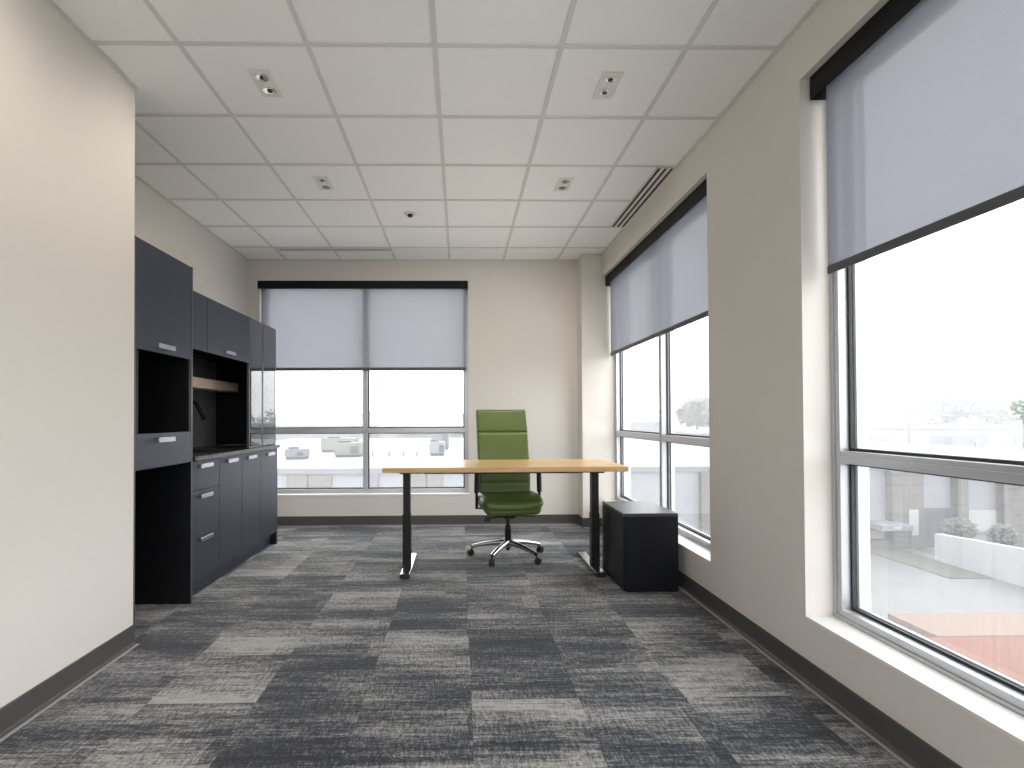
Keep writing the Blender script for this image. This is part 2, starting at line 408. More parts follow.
# ------------------------------------------------------------------ windows
# local frame: u along the wall, w outward depth from the wall face, z up
def window(name, u0, u1, z0, z1, mull, tran, place, wd, label, glassmat, head=True):
    """place(u, w, z) -> world ; wd = depth of the frame's inner face behind the wall face"""
    root = bpy.data.objects.new(name, None); COL.objects.link(root); root['kind'] = 'structure'
    root['label'] = label; root['category'] = 'window'
    def B(bm, a0, a1, w0, w1, c0, c1, bev=.0015):
        p, q = place(a0, w0, c0), place(a1, w1, c1)
        bx(bm, min(p[0], q[0]), max(p[0], q[0]), min(p[1], q[1]), max(p[1], q[1]), min(p[2], q[2]), max(p[2], q[2]), bev, 1)
    F = .045
    def members(bm, w0, w1, f0, f1, halfm):
        # perimeter ring from inset f0 to f1 plus mullions of half width halfm
        B(bm, u0+f0, u0+f1, w0, w1, z0+f0, z1-f0, 0); B(bm, u1-f1, u1-f0, w0, w1, z0+f0, z1-f0, 0)
        B(bm, u0+f1, u1-f1, w0, w1, z0+f0, z0+f1, 0); B(bm, u0+f1, u1-f1, w0, w1, z1-f1, z1-f0, 0)
        if halfm:
            for u in mull: B(bm, u-halfm, u+halfm, w0, w1, z0+f0, z1-f0)
            for z in tran: B(bm, u0+f0, u1-f0, w0, w1, z-halfm, z+halfm)
    bm = new_bm(); members(bm, wd, wd+.105, 0, F, 0)
    members(bm, wd-.008, wd-.0003, 0, .016, 0)
    obj('frame', bm, 'alu', root)
    bm = new_bm()
    for u in mull:
        B(bm, u-.024, u+.024, wd, wd+.105, z0+F, z1-F)
        B(bm, u-.026, u-.010, wd-.006, wd, z0+F, z1-F); B(bm, u+.010, u+.026, wd-.006, wd, z0+F, z1-F)
    obj('mullion', bm, 'alu', root)
    bm = new_bm()
    for z in tran:
        B(bm, u0+F, u1-F, wd+.002, wd+.105, z-.026, z+.026)
        B(bm, u0+F, u1-F, wd-.006, wd+.004, z-.028, z+.004)
    obj('transom', bm, 'alu', root)
    us = [u0+F] + sum([[u-.024, u+.024] for u in mull], []) + [u1-F]
    zs = [z0+F] + sum([[z-.026, z+.026] for z in tran], []) + [z1-F]
    for i in range(0, len(us), 2):
        for j in range(0, len(zs), 2):
            a, b, c, d = us[i], us[i+1], zs[j], zs[j+1]
            bm = new_bm()
            for (w0, w1) in ((wd+.040, wd+.050), (wd+.062, wd+.070)):
                B(bm, a, a+.012, w0, w1, c, d, 0); B(bm, b-.012, b, w0, w1, c, d, 0)
                B(bm, a+.012, b-.012, w0, w1, c, c+.012, 0); B(bm, a+.012, b-.012, w0, w1, d-.012, d, 0)
            obj('gasket', bm, 'gasket', root)
            bm = new_bm()
            p, q = place(a+.004, wd+.056, c+.004), place(b-.004, wd+.056, d-.004)
            if abs(p[0]-q[0]) < 1e-6: vs = [(p[0], p[1], p[2]), (p[0], q[1], p[2]), (p[0], q[1], q[2]), (p[0], p[1], q[2])]
            else: vs = [(p[0], p[1], p[2]), (q[0], p[1], p[2]), (q[0], p[1], q[2]), (p[0], p[1], q[2])]
            bm.faces.new([bm.verts.new(v) for v in vs])
            obj('pane', bm, glassmat, root)
    return root
plR = lambda u, w, z: (RIGHT+w, u, z)
plB = lambda u, w, z: (u, BACK+w, z)
plN = lambda u, w, z: (u, REAR-w, z)
TR = 1.015
window('window_1', W1[0], W1[1], SILL, HEAD, [4.50], [TR+.010], plR, .135, 'tall window at the right beside the black pedestal', 'glass')
window('window_2', W2[0], W2[1], SILL, HEAD, [1.16], [TR+.005], plR, .135, 'large rain wet window nearest the viewer on the right', 'wetglass')
window('window_3', W3[0], W3[1], SILL, HEAD, [-2.25], [TR], plR, .135, 'window behind the viewer on the right wall', 'glass')
window('window_4', BX0, BX1, BZ0, BZ1, [-1.086], [1.06], plB, .105, 'wide window in the back wall behind the desk', 'glass')
window('fill_window', RX0, RX1, SILL, HEAD, [-.1], [TR], plN, .105, 'added unseen window behind the viewer, for fill light', 'glass')  # unseen window, added to fill the room with light from behind
# painted sill boards
for k, (a, b) in enumerate((W1, W2)):
    bm = new_bm(); bx(bm, RIGHT-.001, RIGHT+.125, a, b, SILL-.012, SILL+.002, .001, 1)
    struct('trim_%d' % (k+2), bm, 'sill', ['white sill board of the window beside the pedestal', 'white sill board of the wet window'][k], 'window sill')
bm = new_bm(); bx(bm, BX0, BX1+.02, BACK-.006, BACK+.105, BZ0-.016, BZ0+.002, .001, 1)
struct('trim_4', bm, 'sill', 'white sill board of the back window', 'window sill')

# ------------------------------------------------------------------ roller blinds
def blind(label, u0, u1, ztop, zhem, wf, place, wrap=.004, casH=.09, casD=.075, wc=.03, waves=0):
    c = place((u0+u1)/2, wf, ztop)
    root = thing('roller_blind', label, 'blind', c, 0, None)
    P = lambda u, w, z: tuple(a-b for a, b in zip(place(u, w, z), c))
    def B(bm, a0, a1, w0, w1, c0, c1, bev=0):
        p, q = P(a0, w0, c0), P(a1, w1, c1)
        bx(bm, min(p[0], q[0]), max(p[0], q[0]), min(p[1], q[1]), max(p[1], q[1]), min(p[2], q[2]), max(p[2], q[2]), bev, 2)
    bm = new_bm(); B(bm, u0, u1, wc, wc+.006, ztop-casH, ztop, .001); B(bm, u0, u1, wc, wc+casD, ztop-.004, ztop, .001)
    for e in (u0, u1-.004): B(bm, e, e+.004, wc, wc+casD, ztop-casH, ztop, .001)
    obj('cassette', bm, 'cassette', root)
    bm = new_bm(); cyl(bm, P(u0+.006, wf-.02, ztop-.045), P(u1-.006, wf-.02, ztop-.045), .019, seg=16)
    obj('roller_tube', bm, 'blindbar', root, smooth=True)
    e = .022
    bm = new_bm(); n = 90; rows = 6
    g = []
    for j in range(rows+1):
        z = ztop-.045 + (zhem+.02-(ztop-.045))*j/rows
        row = []
        for i in range(n+1):
            u = u0+e+(u1-u0-2*e)*i/n
            amp = waves*(j/rows)
            w = wf + amp*(math.sin(u*9.3)+.6*math.sin(u*23+1)+.4*math.sin(u*41+2))
            row.append(bm.verts.new(P(u, w, z)))
        g.append(row)
    for j in range(rows):
        for i in range(n): bm.faces.new((g[j][i], g[j][i+1], g[j+1][i+1], g[j+1][i]))
    obj('fabric', bm, 'blind', root, smooth=True)
    bm = new_bm(); B(bm, u0+e, u1-e, wf-.007, wf+.007, zhem-.012, zhem+.024, .003)
    obj('hem_bar', bm, 'blindbar', root)
    return root
blind('grey roller blind half lowered over the back window', BX0-.012, BX1-.004, BZ1, 1.752, .055, plB, casD=.07, wc=-.004)
blind('grey roller blind with soft folds, over the window beside the pedestal', W1[0]+.002, W1[1]-.002, HEAD, 1.88, .085, plR, casH=.105, waves=.0022, wc=.035)
blind('grey roller blind on the large window nearest the viewer', W2[0]+.002, W2[1]-.02, HEAD, 1.85, .095, plR, casH=.105, waves=.0012, wc=.035)

# ------------------------------------------------------------------ ceiling fittings
def downlight(x, y, label):
    t = thing('downlight', label, 'ceiling light', (x, y, CEIL+.004), 0, 'twin recessed ceiling spotlights')
    bm = new_bm()
    w, d = .057, .116
    bx(bm, -w, w, -d, d, -.006, .0, .0015, 1)
    obj('trim_plate', bm, 'white', t)
    for s in (-1, 1):
        bm = new_bm()
        lathe(bm, [(.047, -.0060), (.047, -.0085), (.040, -.0095), (.034, -.0075), (.033, -.0062)], (0, s*.056, 0), 28)
        l = obj('lamp_ring', bm, 'white', t, smooth=True)
        bm = new_bm()
        lathe(bm, [(.033, -.0062), (.033, -.0075), (.022, -.0070), (.014, -.0066), (.012, -.0064)], (0, s*.056, 0), 28)
        obj('reflector', bm, 'lens', t, smooth=True)
        bm = new_bm()
        lathe(bm, [(.013, -.0064), (.013, -.0100), (.008, -.0125), (.002, -.013)], (0, s*.056, 0), 20)
        obj('bulb', bm, 'lampdark', t, smooth=True)
    return t
XL, XR = GX-1.5*T, GX+1.5*T
downlight(XL, GY+T/2, 'twin square ceiling spotlight, the larger looking one above the left wall end')
downlight(XR, GY+T/2, 'twin square ceiling spotlight nearest the large wet window')
downlight(XL, GY+2.5*T, 'small looking twin ceiling spotlight in front of the tall cabinet')
downlight(XR, GY+2.5*T, 'small looking twin ceiling spotlight beside the three-slot air diffuser')

t = thing('linear_diffuser', 'three-slot white air diffuser in the ceiling along the right wall', 'air vent', (1.486, GY+3*T, CEIL))
bm = new_bm(); y0, y1 = -T+.01, T-.01
bx(bm, -.072, .072, y0, y1, -.003, .003); obj('backing', bm, 'greyvoid', t)
bm = new_bm()
for a, b in ((-.074, -.064), (-.040, -.018), (.006, .028), (.052, .074)):
    bx(bm, a, b, y0, y1, -.007, -.001, .001, 1)
for yy in (y0, y1-.008): bx(bm, -.074, .074, yy, yy+.008, -.0065, -.001)
obj('blade', bm, 'white', t)
t = thing('linear_diffuser', 'narrow grey slot air diffuser in the ceiling above the back window', 'air vent', (-1.31, 5.652, CEIL))
bm = new_bm(); bx(bm, -.59, .59, -.040, .040, -.002, .003); obj('backing', bm, 'slotgrey', t)
bm = new_bm(); bx(bm, -.6, .6, -.046, -.036, -.008, 0); bx(bm, -.6, .6, .036, .046, -.008, 0)
for xx in (-.6, .592): bx(bm, xx, xx+.008, -.046, .046, -.008, 0)
obj('frame', bm, 'white', t)
bm = new_bm()
for yy in (-.018, .006, .028): bx(bm, -.59, .59, yy-.004, yy+.003, -.005, -.001)
obj('blade', bm, 'slotgrey', t)
t = thing('ceiling_sensor', 'small round white sensor in a ceiling tile over the desk', 'sensor', (-.43, 4.675, CEIL+.004))
bm = new_bm(); lathe(bm, [(.055, 0), (.055, -.006), (.048, -.012), (.03, -.014), (.002, -.014)]); obj('housing', bm, 'white', t, smooth=True)
bm = new_bm(); lathe(bm, [(.024, -.0135), (.022, -.028), (.015, -.034), (.002, -.035)], (0, -.012, 0)); obj('lens', bm, 'plastic', t, smooth=True)

# ------------------------------------------------------------------ kitchenette
XF = -1.765                        # plane of the cabinet fronts
def handle(parent, y, z, w=.15, along='y'):
    """flat bow handle: two feet and a bar, standing off a front plane at x=0 of the parent"""
    bm = new_bm()
    x0 = 0.0
    bx(bm, x0, x0+.026, y-w/2, y-w/2+.016, z-.013, z+.013, .003, 2)
    bx(bm, x0, x0+.026, y+w/2-.016, y+w/2, z-.013, z+.013, .003, 2)
    bx(bm, x0+.022, x0+.030, y-w/2, y+w/2, z-.014, z+.014, .003, 2)
    return obj('handle', bm, 'chrome', parent)
def front(root, name, y0, y1, z0, z1, m='slate', hy=None, hz=None, hw=.15):
    g = .0018
    bm = new_bm(); bx(bm, -.019, 0, y0+g, y1-g, z0+g, z1-g, .0008, 1)
    f = obj(name, bm, m, root)
    if hy is not None: handle(f, hy, hz, hw)
    return f
# tall appliance cabinet
TY0, TY1, TZ = 2.907, 3.545, 2.195
t = thing('tall_cabinet', 'tall slate grey cabinet with open appliance bays, against the left wall end', 'cabinet', (XF+.010, 0, 0))
D = ALC-XF+.003
for y in (TY0, TY1-.02):
    bm = new_bm(); bx(bm, D, -.0, y, y+.02, 0, TZ, .001, 1); obj('side_panel', bm, 'blackpanel', t)
bm = new_bm(); bx(bm, -.0, .0015, TY1-.019, TY1-.001, 0, TZ); bx(bm, 0, .0015, TY0+.001, TY0+.019, 0, TZ)
obj('edge_strip', bm, 'slateedge', t)
bm = new_bm(); bx(bm, D, D+.008, TY0+.02, TY1-.02, 0, TZ); obj('back_panel', bm, 'blackpanel', t)
for z in (TZ-.02, H+.395, H-.11, H-.285):
    bm = new_bm(); bx(bm, D+.008, -.021, TY0+.02, TY1-.02, z, z+.018); obj('shelf', bm, 'blackpanel', t)
front(t, 'door', TY0+.02, TY1-.02, H+.385, TZ, hy=3.195, hz=H+.425, hw=.18)
front(t, 'drawer', TY0+.02, TY1-.02, H-.28, H-.08, hy=3.195, hz=H-.12, hw=.18)
for a_, b_ in ((TY0+.02, TY0+.045), (TY1-.045, TY1-.02)):
    bm = new_bm(); bx(bm, -.019, .0, a_, b_, H-.08, H+.385); obj('bay_stile', bm, 'blackpanel', t)

WT = H-.25                       # worktop surface
KB = .137                        # underside of the base fronts
def base_cab(label, y0, y1, fronts, endpanel=False):
    t = thing('base_cabinet', label, 'cabinet', (XF, 0, 0))
    bm = new_bm()
    bx(bm, D, -.021, y0+.001, y0+.019, .12, WT-.032); bx(bm, D, -.021, y1-.019, y1-.001, .12, WT-.032)
    bx(bm, D, -.021, y0+.019, y1-.019, .12, .138); bx(bm, D, D+.008, y0+.019, y1-.019, .138, WT-.032)
    obj('carcass', bm, 'blackpanel', t)
    bm = new_bm(); bx(bm, D+.05, -.055, y0+.001, y1-.001, 0, .12); obj('plinth', bm, 'slate', t)
    for f in fronts: front(t, *f)
    if endpanel:
        bm = new_bm(); bx(bm, D, 0, y1, y1+.018, 0, WT-.032, .001, 1); obj('end_panel', bm, 'slate', t)
        bm = new_bm(); bx(bm, -.054, 0, y1-.03, y1, 0, .12); obj('plinth_end', bm, 'blackpanel', t)
    return t
ZT = WT-.035
base_cab('slate base cabinet of three drawers next to the tall cabinet', 3.562, 3.961,
         [('drawer', 3.562, 3.961, H-.483, ZT, 'slate', 3.72, H-.318, .18), ('drawer', 3.562, 3.961, H-.765, H-.483, 'slate', 3.72, H-.522, .18),
          ('drawer', 3.562, 3.961, KB-.02, H-.765, 'slate', 3.72, H-.812, .18)])
base_cab('slate base cabinet with one door, between the drawers and the end doors', 3.963, 4.366,
         [('door', 3.963, 4.366, KB-.02, ZT, 'slate', 4.14, H-.318, .18)])
base_cab('slate base cabinet with two doors at the window end', 4.368, 5.19,
         [('door', 4.368, 4.768, KB-.02, ZT, 'slate', 4.53, H-.320, .18), ('door', 4.768, 5.19, KB-.02, ZT, 'slate', 4.975, H-.324, .18)], True)
# worktop with a sink cut-out built from slabs
SY0, SY1, SX0, SX1 = 3.98, 4.50, -2.22, -1.86
bm = new_bm()
for a in ((ALC+.002, SX0, 3.563, 5.215), (SX1, XF+.02, 3.563, 5.215), (SX0, SX1, 3.563, SY0), (SX0, SX1, SY1, 5.215)):
    bx(bm, a[0], a[1], a[2], a[3], WT-.030, WT)
bmesh.ops.remove_doubles(bm, verts=bm.verts[:], dist=1e-5)
bx(bm, XF+.0195, XF+.0215, 3.563, 5.215, WT-.029, WT-.001)
tag(obj('worktop', bm, 'worktop'), 'thin dark stone worktop over the base cabinets', 'worktop')
bm = new_bm()
bx(bm, SX0-.006, SX1+.006, SY0-.006, SY0, WT-.2, WT-.031); bx(bm, SX0-.006, SX1+.006, SY1, SY1+.006, WT-.2, WT-.031)
bx(bm, SX0-.006, SX0, SY0, SY1, WT-.2, WT-.031); bx(bm, SX1, SX1+.006, SY0, SY1, WT-.2, WT-.031)
bx(bm, SX0-.006, SX1+.006, SY0-.006, SY1+.006, WT-.206, WT-.2)
s = thing('sink', 'black undermount sink basin in the dark worktop', 'sink', (0, 0, 0))
obj('basin', bm, 'sink', s)
bm = new_bm(); lathe(bm, [(.045, 0), (.045, .004), (.03, .006), (.002, .003)], (-2.04, 4.24, WT-.2)); obj('drain', bm, 'chrome', s, smooth=True)
# faucet
f = thing('faucet', 'black kitchen faucet with an angled pull-down spray head', 'faucet', (-2.28, 4.50, WT))
bm = new_bm(); cyl(bm, (0, 0, 0), (0, 0, .008), .028, seg=24); cyl(bm, (0, 0, .008), (0, 0, .12), .019, seg=24, bev=.002)
obj('base', bm, 'blackmetal', f, smooth=True)
bm = new_bm()
pts = [(0, 0, .10), (0, 0, .34)] + [(.035-.035*math.cos(a), 0, .37+.035*math.sin(a)) for a in (.4, .9, 1.4, 1.9, 2.3)]
pts += [(.085, 0, .372)]
tube(bm, pts, .0115, 14, up=(0, 1, 0)); obj('spout', bm, 'blackmetal', f, smooth=True)
bm = new_bm(); cyl(bm, (.080, 0, .385), (.150, 0, .245), .0165, .019, seg=20, bev=.002); obj('spray_head', bm, 'blackmetal', f, smooth=True)
bm = new_bm(); tube(bm, [(0, -.015, .085), (.03, -.05, .095), (.075, -.055, .100)], .006, 10); obj('lever', bm, 'blackmetal', f, smooth=True)
# backsplash
bm = new_bm(); bx(bm, ALC+.001, -2.327, 3.563, 5.149, WT+.001, H+.853)
tag(obj('backsplash', bm, 'splash'), 'dark grey stone backsplash behind the sink', 'backsplash')
# uppers
UB = H+.465; UT = H+.853
def upper(label, y0, y1, fr):
    t = thing('upper_cabinet', label, 'cabinet', (XF, 0, 0))
    bm = new_bm(); D2 = -2.325-XF
    bx(bm, D2, -.021, y0+.001, y0+.019, H+.54, UT); bx(bm, D2, -.021, y1-.019, y1-.001, H+.54, UT)
    bx(bm, D2, -.021, y0+.019, y1-.019, H+.54, H+.558); bx(bm, D2, -.021, y0+.019, y1-.019, UT-.018, UT)
    obj('carcass', bm, 'blackpanel', t)
    front(t, *fr)
    return t
upper('narrow slate upper cabinet next to the tall cabinet', 3.562, 3.768, ('door', 3.562, 3.768, UB, UT))
upper('wide slate upper cabinet with a chrome handle, over the sink', 3.770, 4.51, ('door', 3.770, 4.51, UB, UT, 'slate', 4.10, H+.500, .17))
t = thing('glass_cabinet', 'tall glossy dark glass cabinet standing on the worktop at the window end', 'cabinet', (XF, 0, 0))
bm = new_bm(); bx(bm, D, -.004, 5.151, 5.172, WT+.001, UT, .001, 1); obj('side_panel', bm, 'blackpanel', t)
bm = new_bm(); bx(bm, -2.325-XF, -.021, 4.512, 5.150, UT-.018, UT); bx(bm, -2.325-XF, -.30, 4.512, 5.150, H+.54, H+.558); obj('top_panel', bm, 'blackpanel', t)
for a, b in ((4.512, 4.815), (4.821, 5.150)):
    g = .0015
    bm = new_bm()
    w = .016
    bx(bm, -.019, 0, a+g, a+w, WT+.004, UT); bx(bm, -.019, 0, b-w, b-g, WT+.004, UT)
    bx(bm, -.019, 0, a+w, b-w, WT+.004, WT+.016); bx(bm, -.019, 0, a+w, b-w, UT-.012, UT)
    d = obj('door', bm, 'slateedge', t)
    bm = new_bm(); bx(bm, -.014, -.0008, a+w, b-w, WT+.016, UT-.012); obj('glass', bm, 'darkglass', d)
# shelf + light bar
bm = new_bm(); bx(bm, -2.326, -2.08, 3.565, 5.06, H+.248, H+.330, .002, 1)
tag(obj('wooden_shelf', bm, 'woodshelf'), 'thick wooden shelf fixed to the dark backsplash, colour paled for window sheen', 'shelf')
bm = new_bm(); bx(bm, -2.185, -2.165, 3.60, 4.93, H+.526, H+.5395, .002, 1)
tag(obj('light_bar', bm, 'chrome'), 'slim metal light bar under the upper cabinets', 'light')

# ------------------------------------------------------------------ desk
DZ = H-.366
dx0, dx1, dy0, dy1 = -.575, 1.247, 3.955, 4.69
t = thing('standing_desk', 'sit-stand desk with a pale wood top and black legs', 'desk', ((dx0+dx1)/2, (dy0+dy1)/2, 0))
cx, cyy = (dx0+dx1)/2, (dy0+dy1)/2
bm = new_bm(); bx(bm, dx0-cx, dx1-cx, dy0-cyy, dy1-cyy, DZ-.038, DZ, .004, 3); obj('desktop', bm, 'wood', t)
zu = DZ-.038
bm = new_bm(); bx(bm, -.62, .62, -.16, -.12, zu-.030, zu-.006); bx(bm, -.62, .62, .10, .14, zu-.030, zu-.006); obj('crossbeam', bm, 'blackmetal', t)
LY = 4.20-cyy
for s, xx in ((-1, -.418-cx), (1, 1.050-cx)):
    bm = new_bm(); bx(bm, xx-.035, xx+.035, -.30, .30, zu-.016, zu-.0005, .001, 1)
    bx(bm, xx-(.03 if s < 0 else .13), xx+(.13 if s < 0 else .03), -.30, -.22, zu-.012, zu-.001, .001, 1)
    obj('top_bracket', bm, 'blackmetal', t)
    bm = new_bm()
    bx(bm, xx-.027, xx+.027, LY-.038, LY+.038, zu-.36, zu-.016, .004, 2)
    l = obj('leg', bm, 'blackmetal', t)
    bm = new_bm(); bx(bm, xx-.031, xx+.031, LY-.042, LY+.042, .034, zu-.34, .004, 2); obj('outer_column', bm, 'blackmetal', l)
    # foot: long tapered bar with polished top and black end caps
    bm = new_bm()
    bx(bm, xx-.036, xx+.036, 4.035-cyy, 4.66-cyy, .012, .034, .004, 2)
    ft = obj('foot', bm, 'polish', t)
    bm = new_bm(); bx(bm, xx-.037, xx+.037, 4.005-cyy, 4.04-cyy, .002, .035, .006, 2); bx(bm, xx-.037, xx+.037, 4.655-cyy, 4.68-cyy, .002, .035, .006, 2)
    bx(bm, xx-.034, xx+.034, 4.03-cyy, 4.66-cyy, .006, .013)
    for yy in (4.03, 4.65): cyl(bm, (xx, yy-cyy, 0), (xx, yy-cyy, .01), .016, seg=14)
    obj('end_cap', bm, 'plastic', ft)

# ------------------------------------------------------------------ pedestal
px0, px1, py0, py1, pz = 1.112, 1.492, 3.66, 4.20, H-.66
t = thing('storage_pedestal', 'black storage pedestal on the floor beside the desk leg', 'cabinet', ((px0+px1)/2, (py0+py1)/2, 0))
a, b = (px1-px0)/2, (py1-py0)/2
bm = new_bm(); bx(bm, -a+.02, a, -b, b, .004, pz-.024, .002, 2); obj('body', bm, 'pedestal', t)
bm = new_bm(); bx(bm, -a, a, -b-.001, b, pz-.021, pz, .002, 2); obj('top', bm, 'pedtop', t)
bm = new_bm(); bx(bm, -a+.02, a-.002, -b+.003, b-.003, pz-.024, pz-.021); obj('shadow_gap', bm, 'plastic', t)
bm = new_bm(); bx(bm, -a, -a+.018, -b+.001, b-.001, .012, .30, .001, 1); obj('drawer', bm, 'pedestal', t)
bm = new_bm(); bx(bm, -a, -a+.018, -b+.001, b-.001, .303, pz-.026, .001, 1); obj('drawer', bm, 'pedestal', t)

# ------------------------------------------------------------------ office chair
ch = thing('office_chair', 'green leather high-back office chair behind the desk', 'chair', (.408, 4.63, 0), 0)
RZ = math.radians(7)            # seat swivel
swm = Matrix.Rotation(RZ, 4, 'Z')
# base star, polished aluminium; one arm mesh per leg, castors as their own parts
for k in range(5):
    a = math.radians(24+72*k)
    d = Vector((math.cos(a), math.sin(a), 0))
    bm = new_bm()
    pts, rad = [], []
    for i in range(9):
        s = i/8
        r = .028+.285*s
        z = .128 - .018*s - .030*s*s + .0
        pts.append(d*r+Vector((0, 0, z))); rad.append(.030-.011*s)
    tube(bm, pts, rad, 14, .85)
    arm = obj('base_arm', bm, 'polish', ch, smooth=True)
    c = d*.318
    bm = new_bm(); cyl(bm, c+Vector((0, 0, .052)), c+Vector((0, 0, .092)), .007, seg=10)
    tdir = Vector((-math.sin(a+.5), math.cos(a+.5), 0)); fwd = Vector((tdir.y, -tdir.x, 0))
    w = c+fwd*.012
    for sgn in (-1, 1):
        cyl(bm, w+tdir*sgn*.008+Vector((0, 0, .028)), w+tdir*sgn*.024+Vector((0, 0, .028)), .028, seg=22, bev=.004)
    cyl(bm, w-tdir*.012+Vector((0, 0, .034)), w+tdir*.012+Vector((0, 0, .034)), .024, seg=16)
    obj('castor', bm, 'plastic', ch, smooth=True)
bm = new_bm(); lathe(bm, [(.020, .085), (.036, .090), (.038, .135), (.030, .142), (.002, .142)]); obj('hub', bm, 'polish', ch, smooth=True)
bm = new_bm(); lathe(bm, [(.012, .058), (.016, .064), (.016, .090), (.029, .143), (.029, .245), (.025, .250), (.025, .275), (.014, .264), (.014, .37), (.002, .37)])
obj('gas_column', bm, 'blackmetal', ch, smooth=True)
bm = new_bm()
def mech(v):
    k = max(0, min(1, (v.z+.035)/.07)); v.x *= .45+.55*k; v.y *= .6+.4*k; return v
rbox(bm, .19, .24, .07, .015, 6, mech, swm @ Matrix.Translation((0, 0, .372)))
obj('tilt_mechanism', bm, 'plastic', ch, smooth=True)
bm = new_bm()
tube(bm, [swm @ Vector(p) for p in ((-.05, -.09, .365), (-.12, -.115, .366), (-.185, -.12, .362))], .0075, 10)
rbox(bm, .055, .03, .042, .010, 4, None, swm @ Matrix.Translation((-.200, -.12, .352)))
obj('lever', bm, 'plastic', ch, smooth=True)
bm = new_bm()
tube(bm, [swm @ Vector(p) for p in ((.05, -.08, .368), (.12, -.10, .368), (.225, -.115, .358))], [.010, .008, .006], 10, .6)
obj('lever', bm, 'plastic', ch, smooth=True)
# seat cushion
SW, SD, SH = .53, .50, .128
def seatf(v):
    x, y, z = v
    fx, fy = x/(SW/2), y/(SD/2)
    z2 = z + .018*abs(fx)**2.5*(1 if z > 0 else .3)          # side bolsters
    if y < 0: z2 -= .030*abs(fy)**3                           # waterfall front
    if z > 0: z2 += .010*(1-fx*fx)*(1-fy*fy) - .012*math.exp(-((y-.02)/.13)**2)*(1-fx*fx)
    x *= 1-.06*max(0, -fy)**3 - .05*max(0, fy)**2
    y += .012*(fx*fx) * (1 if y < 0 else -1)
    if z < 0: x *= .94; y *= .96
    return Vector((x, y, z2))
bm = new_bm(); rbox(bm, SW, SD, SH, .045, 22, seatf, swm @ Matrix.Translation((0, -.02, .478)))
seat = obj('seat', bm, 'leather', ch, smooth=True)
bm = new_bm(); rbox(bm, .44, .42, .03, .012, 6, None, swm @ Matrix.Translation((0, 0, .420))); obj('seat_pan', bm, 'plastic', seat, smooth=True)
# back rest: long padded shell, leaning back, stitched into cushions
BW, BD, BH = .455, .062, .815
creases = [(.195, .75), (-.035, .18), (-.155, .2), (-.26, .3)]
def backf(v):
    x, y, z = v
    s = z/(BH/2)
    wid = 1.01 - .012*max(0, s)**2 - .02*max(0, -s)**2
    x *= wid
    fx = x/(BW/2)
    if y < 0:
        for cz, st in creases:
            y += .018*st*math.exp(-((z-cz)/.010)**2)
        y -= .010*(1-fx*fx)*(.5+.5*math.cos((z)*9))
    y -= .020*abs(fx)**2.2                                    # side wings forward
    y += .055*s*s*(1 if s > 0 else -.15) - .026*math.exp(-((z+.17)/.13)**2)   # lumbar bulge
    return Vector((x, y, z))
lean = Matrix.Translation((0, .205, .873)) @ Matrix.Rotation(-math.radians(8), 4, 'X')
bm = new_bm(); rbox(bm, BW, BD, BH, .016, 60, backf, swm @ lean)
bk = obj('backrest', bm, 'leather', ch, smooth=True)
# piping line round the shell edge
def edge_pt(x, z, y=.0):
    return swm @ lean @ backf(Vector((x, y, z)))
bm = new_bm(); pts = []
w2, h2, rr = BW/2, BH/2, .018
for a0, cxx, czz in ((0, w2-rr, h2-rr), (90, -w2+rr, h2-rr), (180, -w2+rr, -h2+rr), (270, w2-rr, -h2+rr)):
    for k in range(6):
        a = math.radians(a0+90*k/5)
        pts.append((cxx+rr*math.cos(a)+.001*math.cos(a), czz+rr*math.sin(a)+.001*math.sin(a)))
dense = []
for i in range(len(pts)):
    p, q = pts[i], pts[(i+1) % len(pts)]
    m_ = max(1, int(math.hypot(q[0]-p[0], q[1]-p[1])/.03))
    for k in range(m_): dense.append((p[0]+(q[0]-p[0])*k/m_, p[1]+(q[1]-p[1])*k/m_))
dense.append(dense[0])
tube(bm, [edge_pt(x, z) for x, z in dense], .0035, 6, up=(0, 1, 0)); obj('piping', bm, 'leatherdark', bk, smooth=True)
bm = new_bm()
tube(bm, [swm @ Vector(p) for p in ((0, .06, .385), (0, .17, .39), (0, .235, .43), (0, .255, .52), (0, .262, .66))], [.028, .028, .028, .026, .02], 12, .35, up=(1, 0, 0))
obj('back_bracket', bm, 'plastic', ch, smooth=True)
# arm rests
for s in (-1, 1):
    bm = new_bm()
    X = s*.272
    tube(bm, [swm @ Vector(p) for p in ((X, -.02, .800), (X*1.0, -.02, .72), (X*1.005, -.02, .640), (X*1.01, -.02, .560))], .0215, 12, 1.2, up=(0, 1, 0))
    tube(bm, [swm @ Vector(p) for p in ((X*1.01, -.02, .60), (X*1.012, -.02, .50), (X*1.012, -.02, .430))], .0125, 12, 1.3, up=(0, 1, 0))
    tube(bm, [swm @ Vector(p) for p in ((X*1.06, -.02, .430), (X*.9, -.02, .428), (X*.6, 0, .420), (X*.35, 0, .415))], .0105, 10, .7)
    ar = obj('armrest', bm, 'blackmetal', ch, smooth=True)
    bm = new_bm(); rbox(bm, .07, .25, .026, .011, 8, None, swm @ Matrix.Translation((X, .02, .812))); obj('arm_pad', bm, 'plastic', ar, smooth=True)

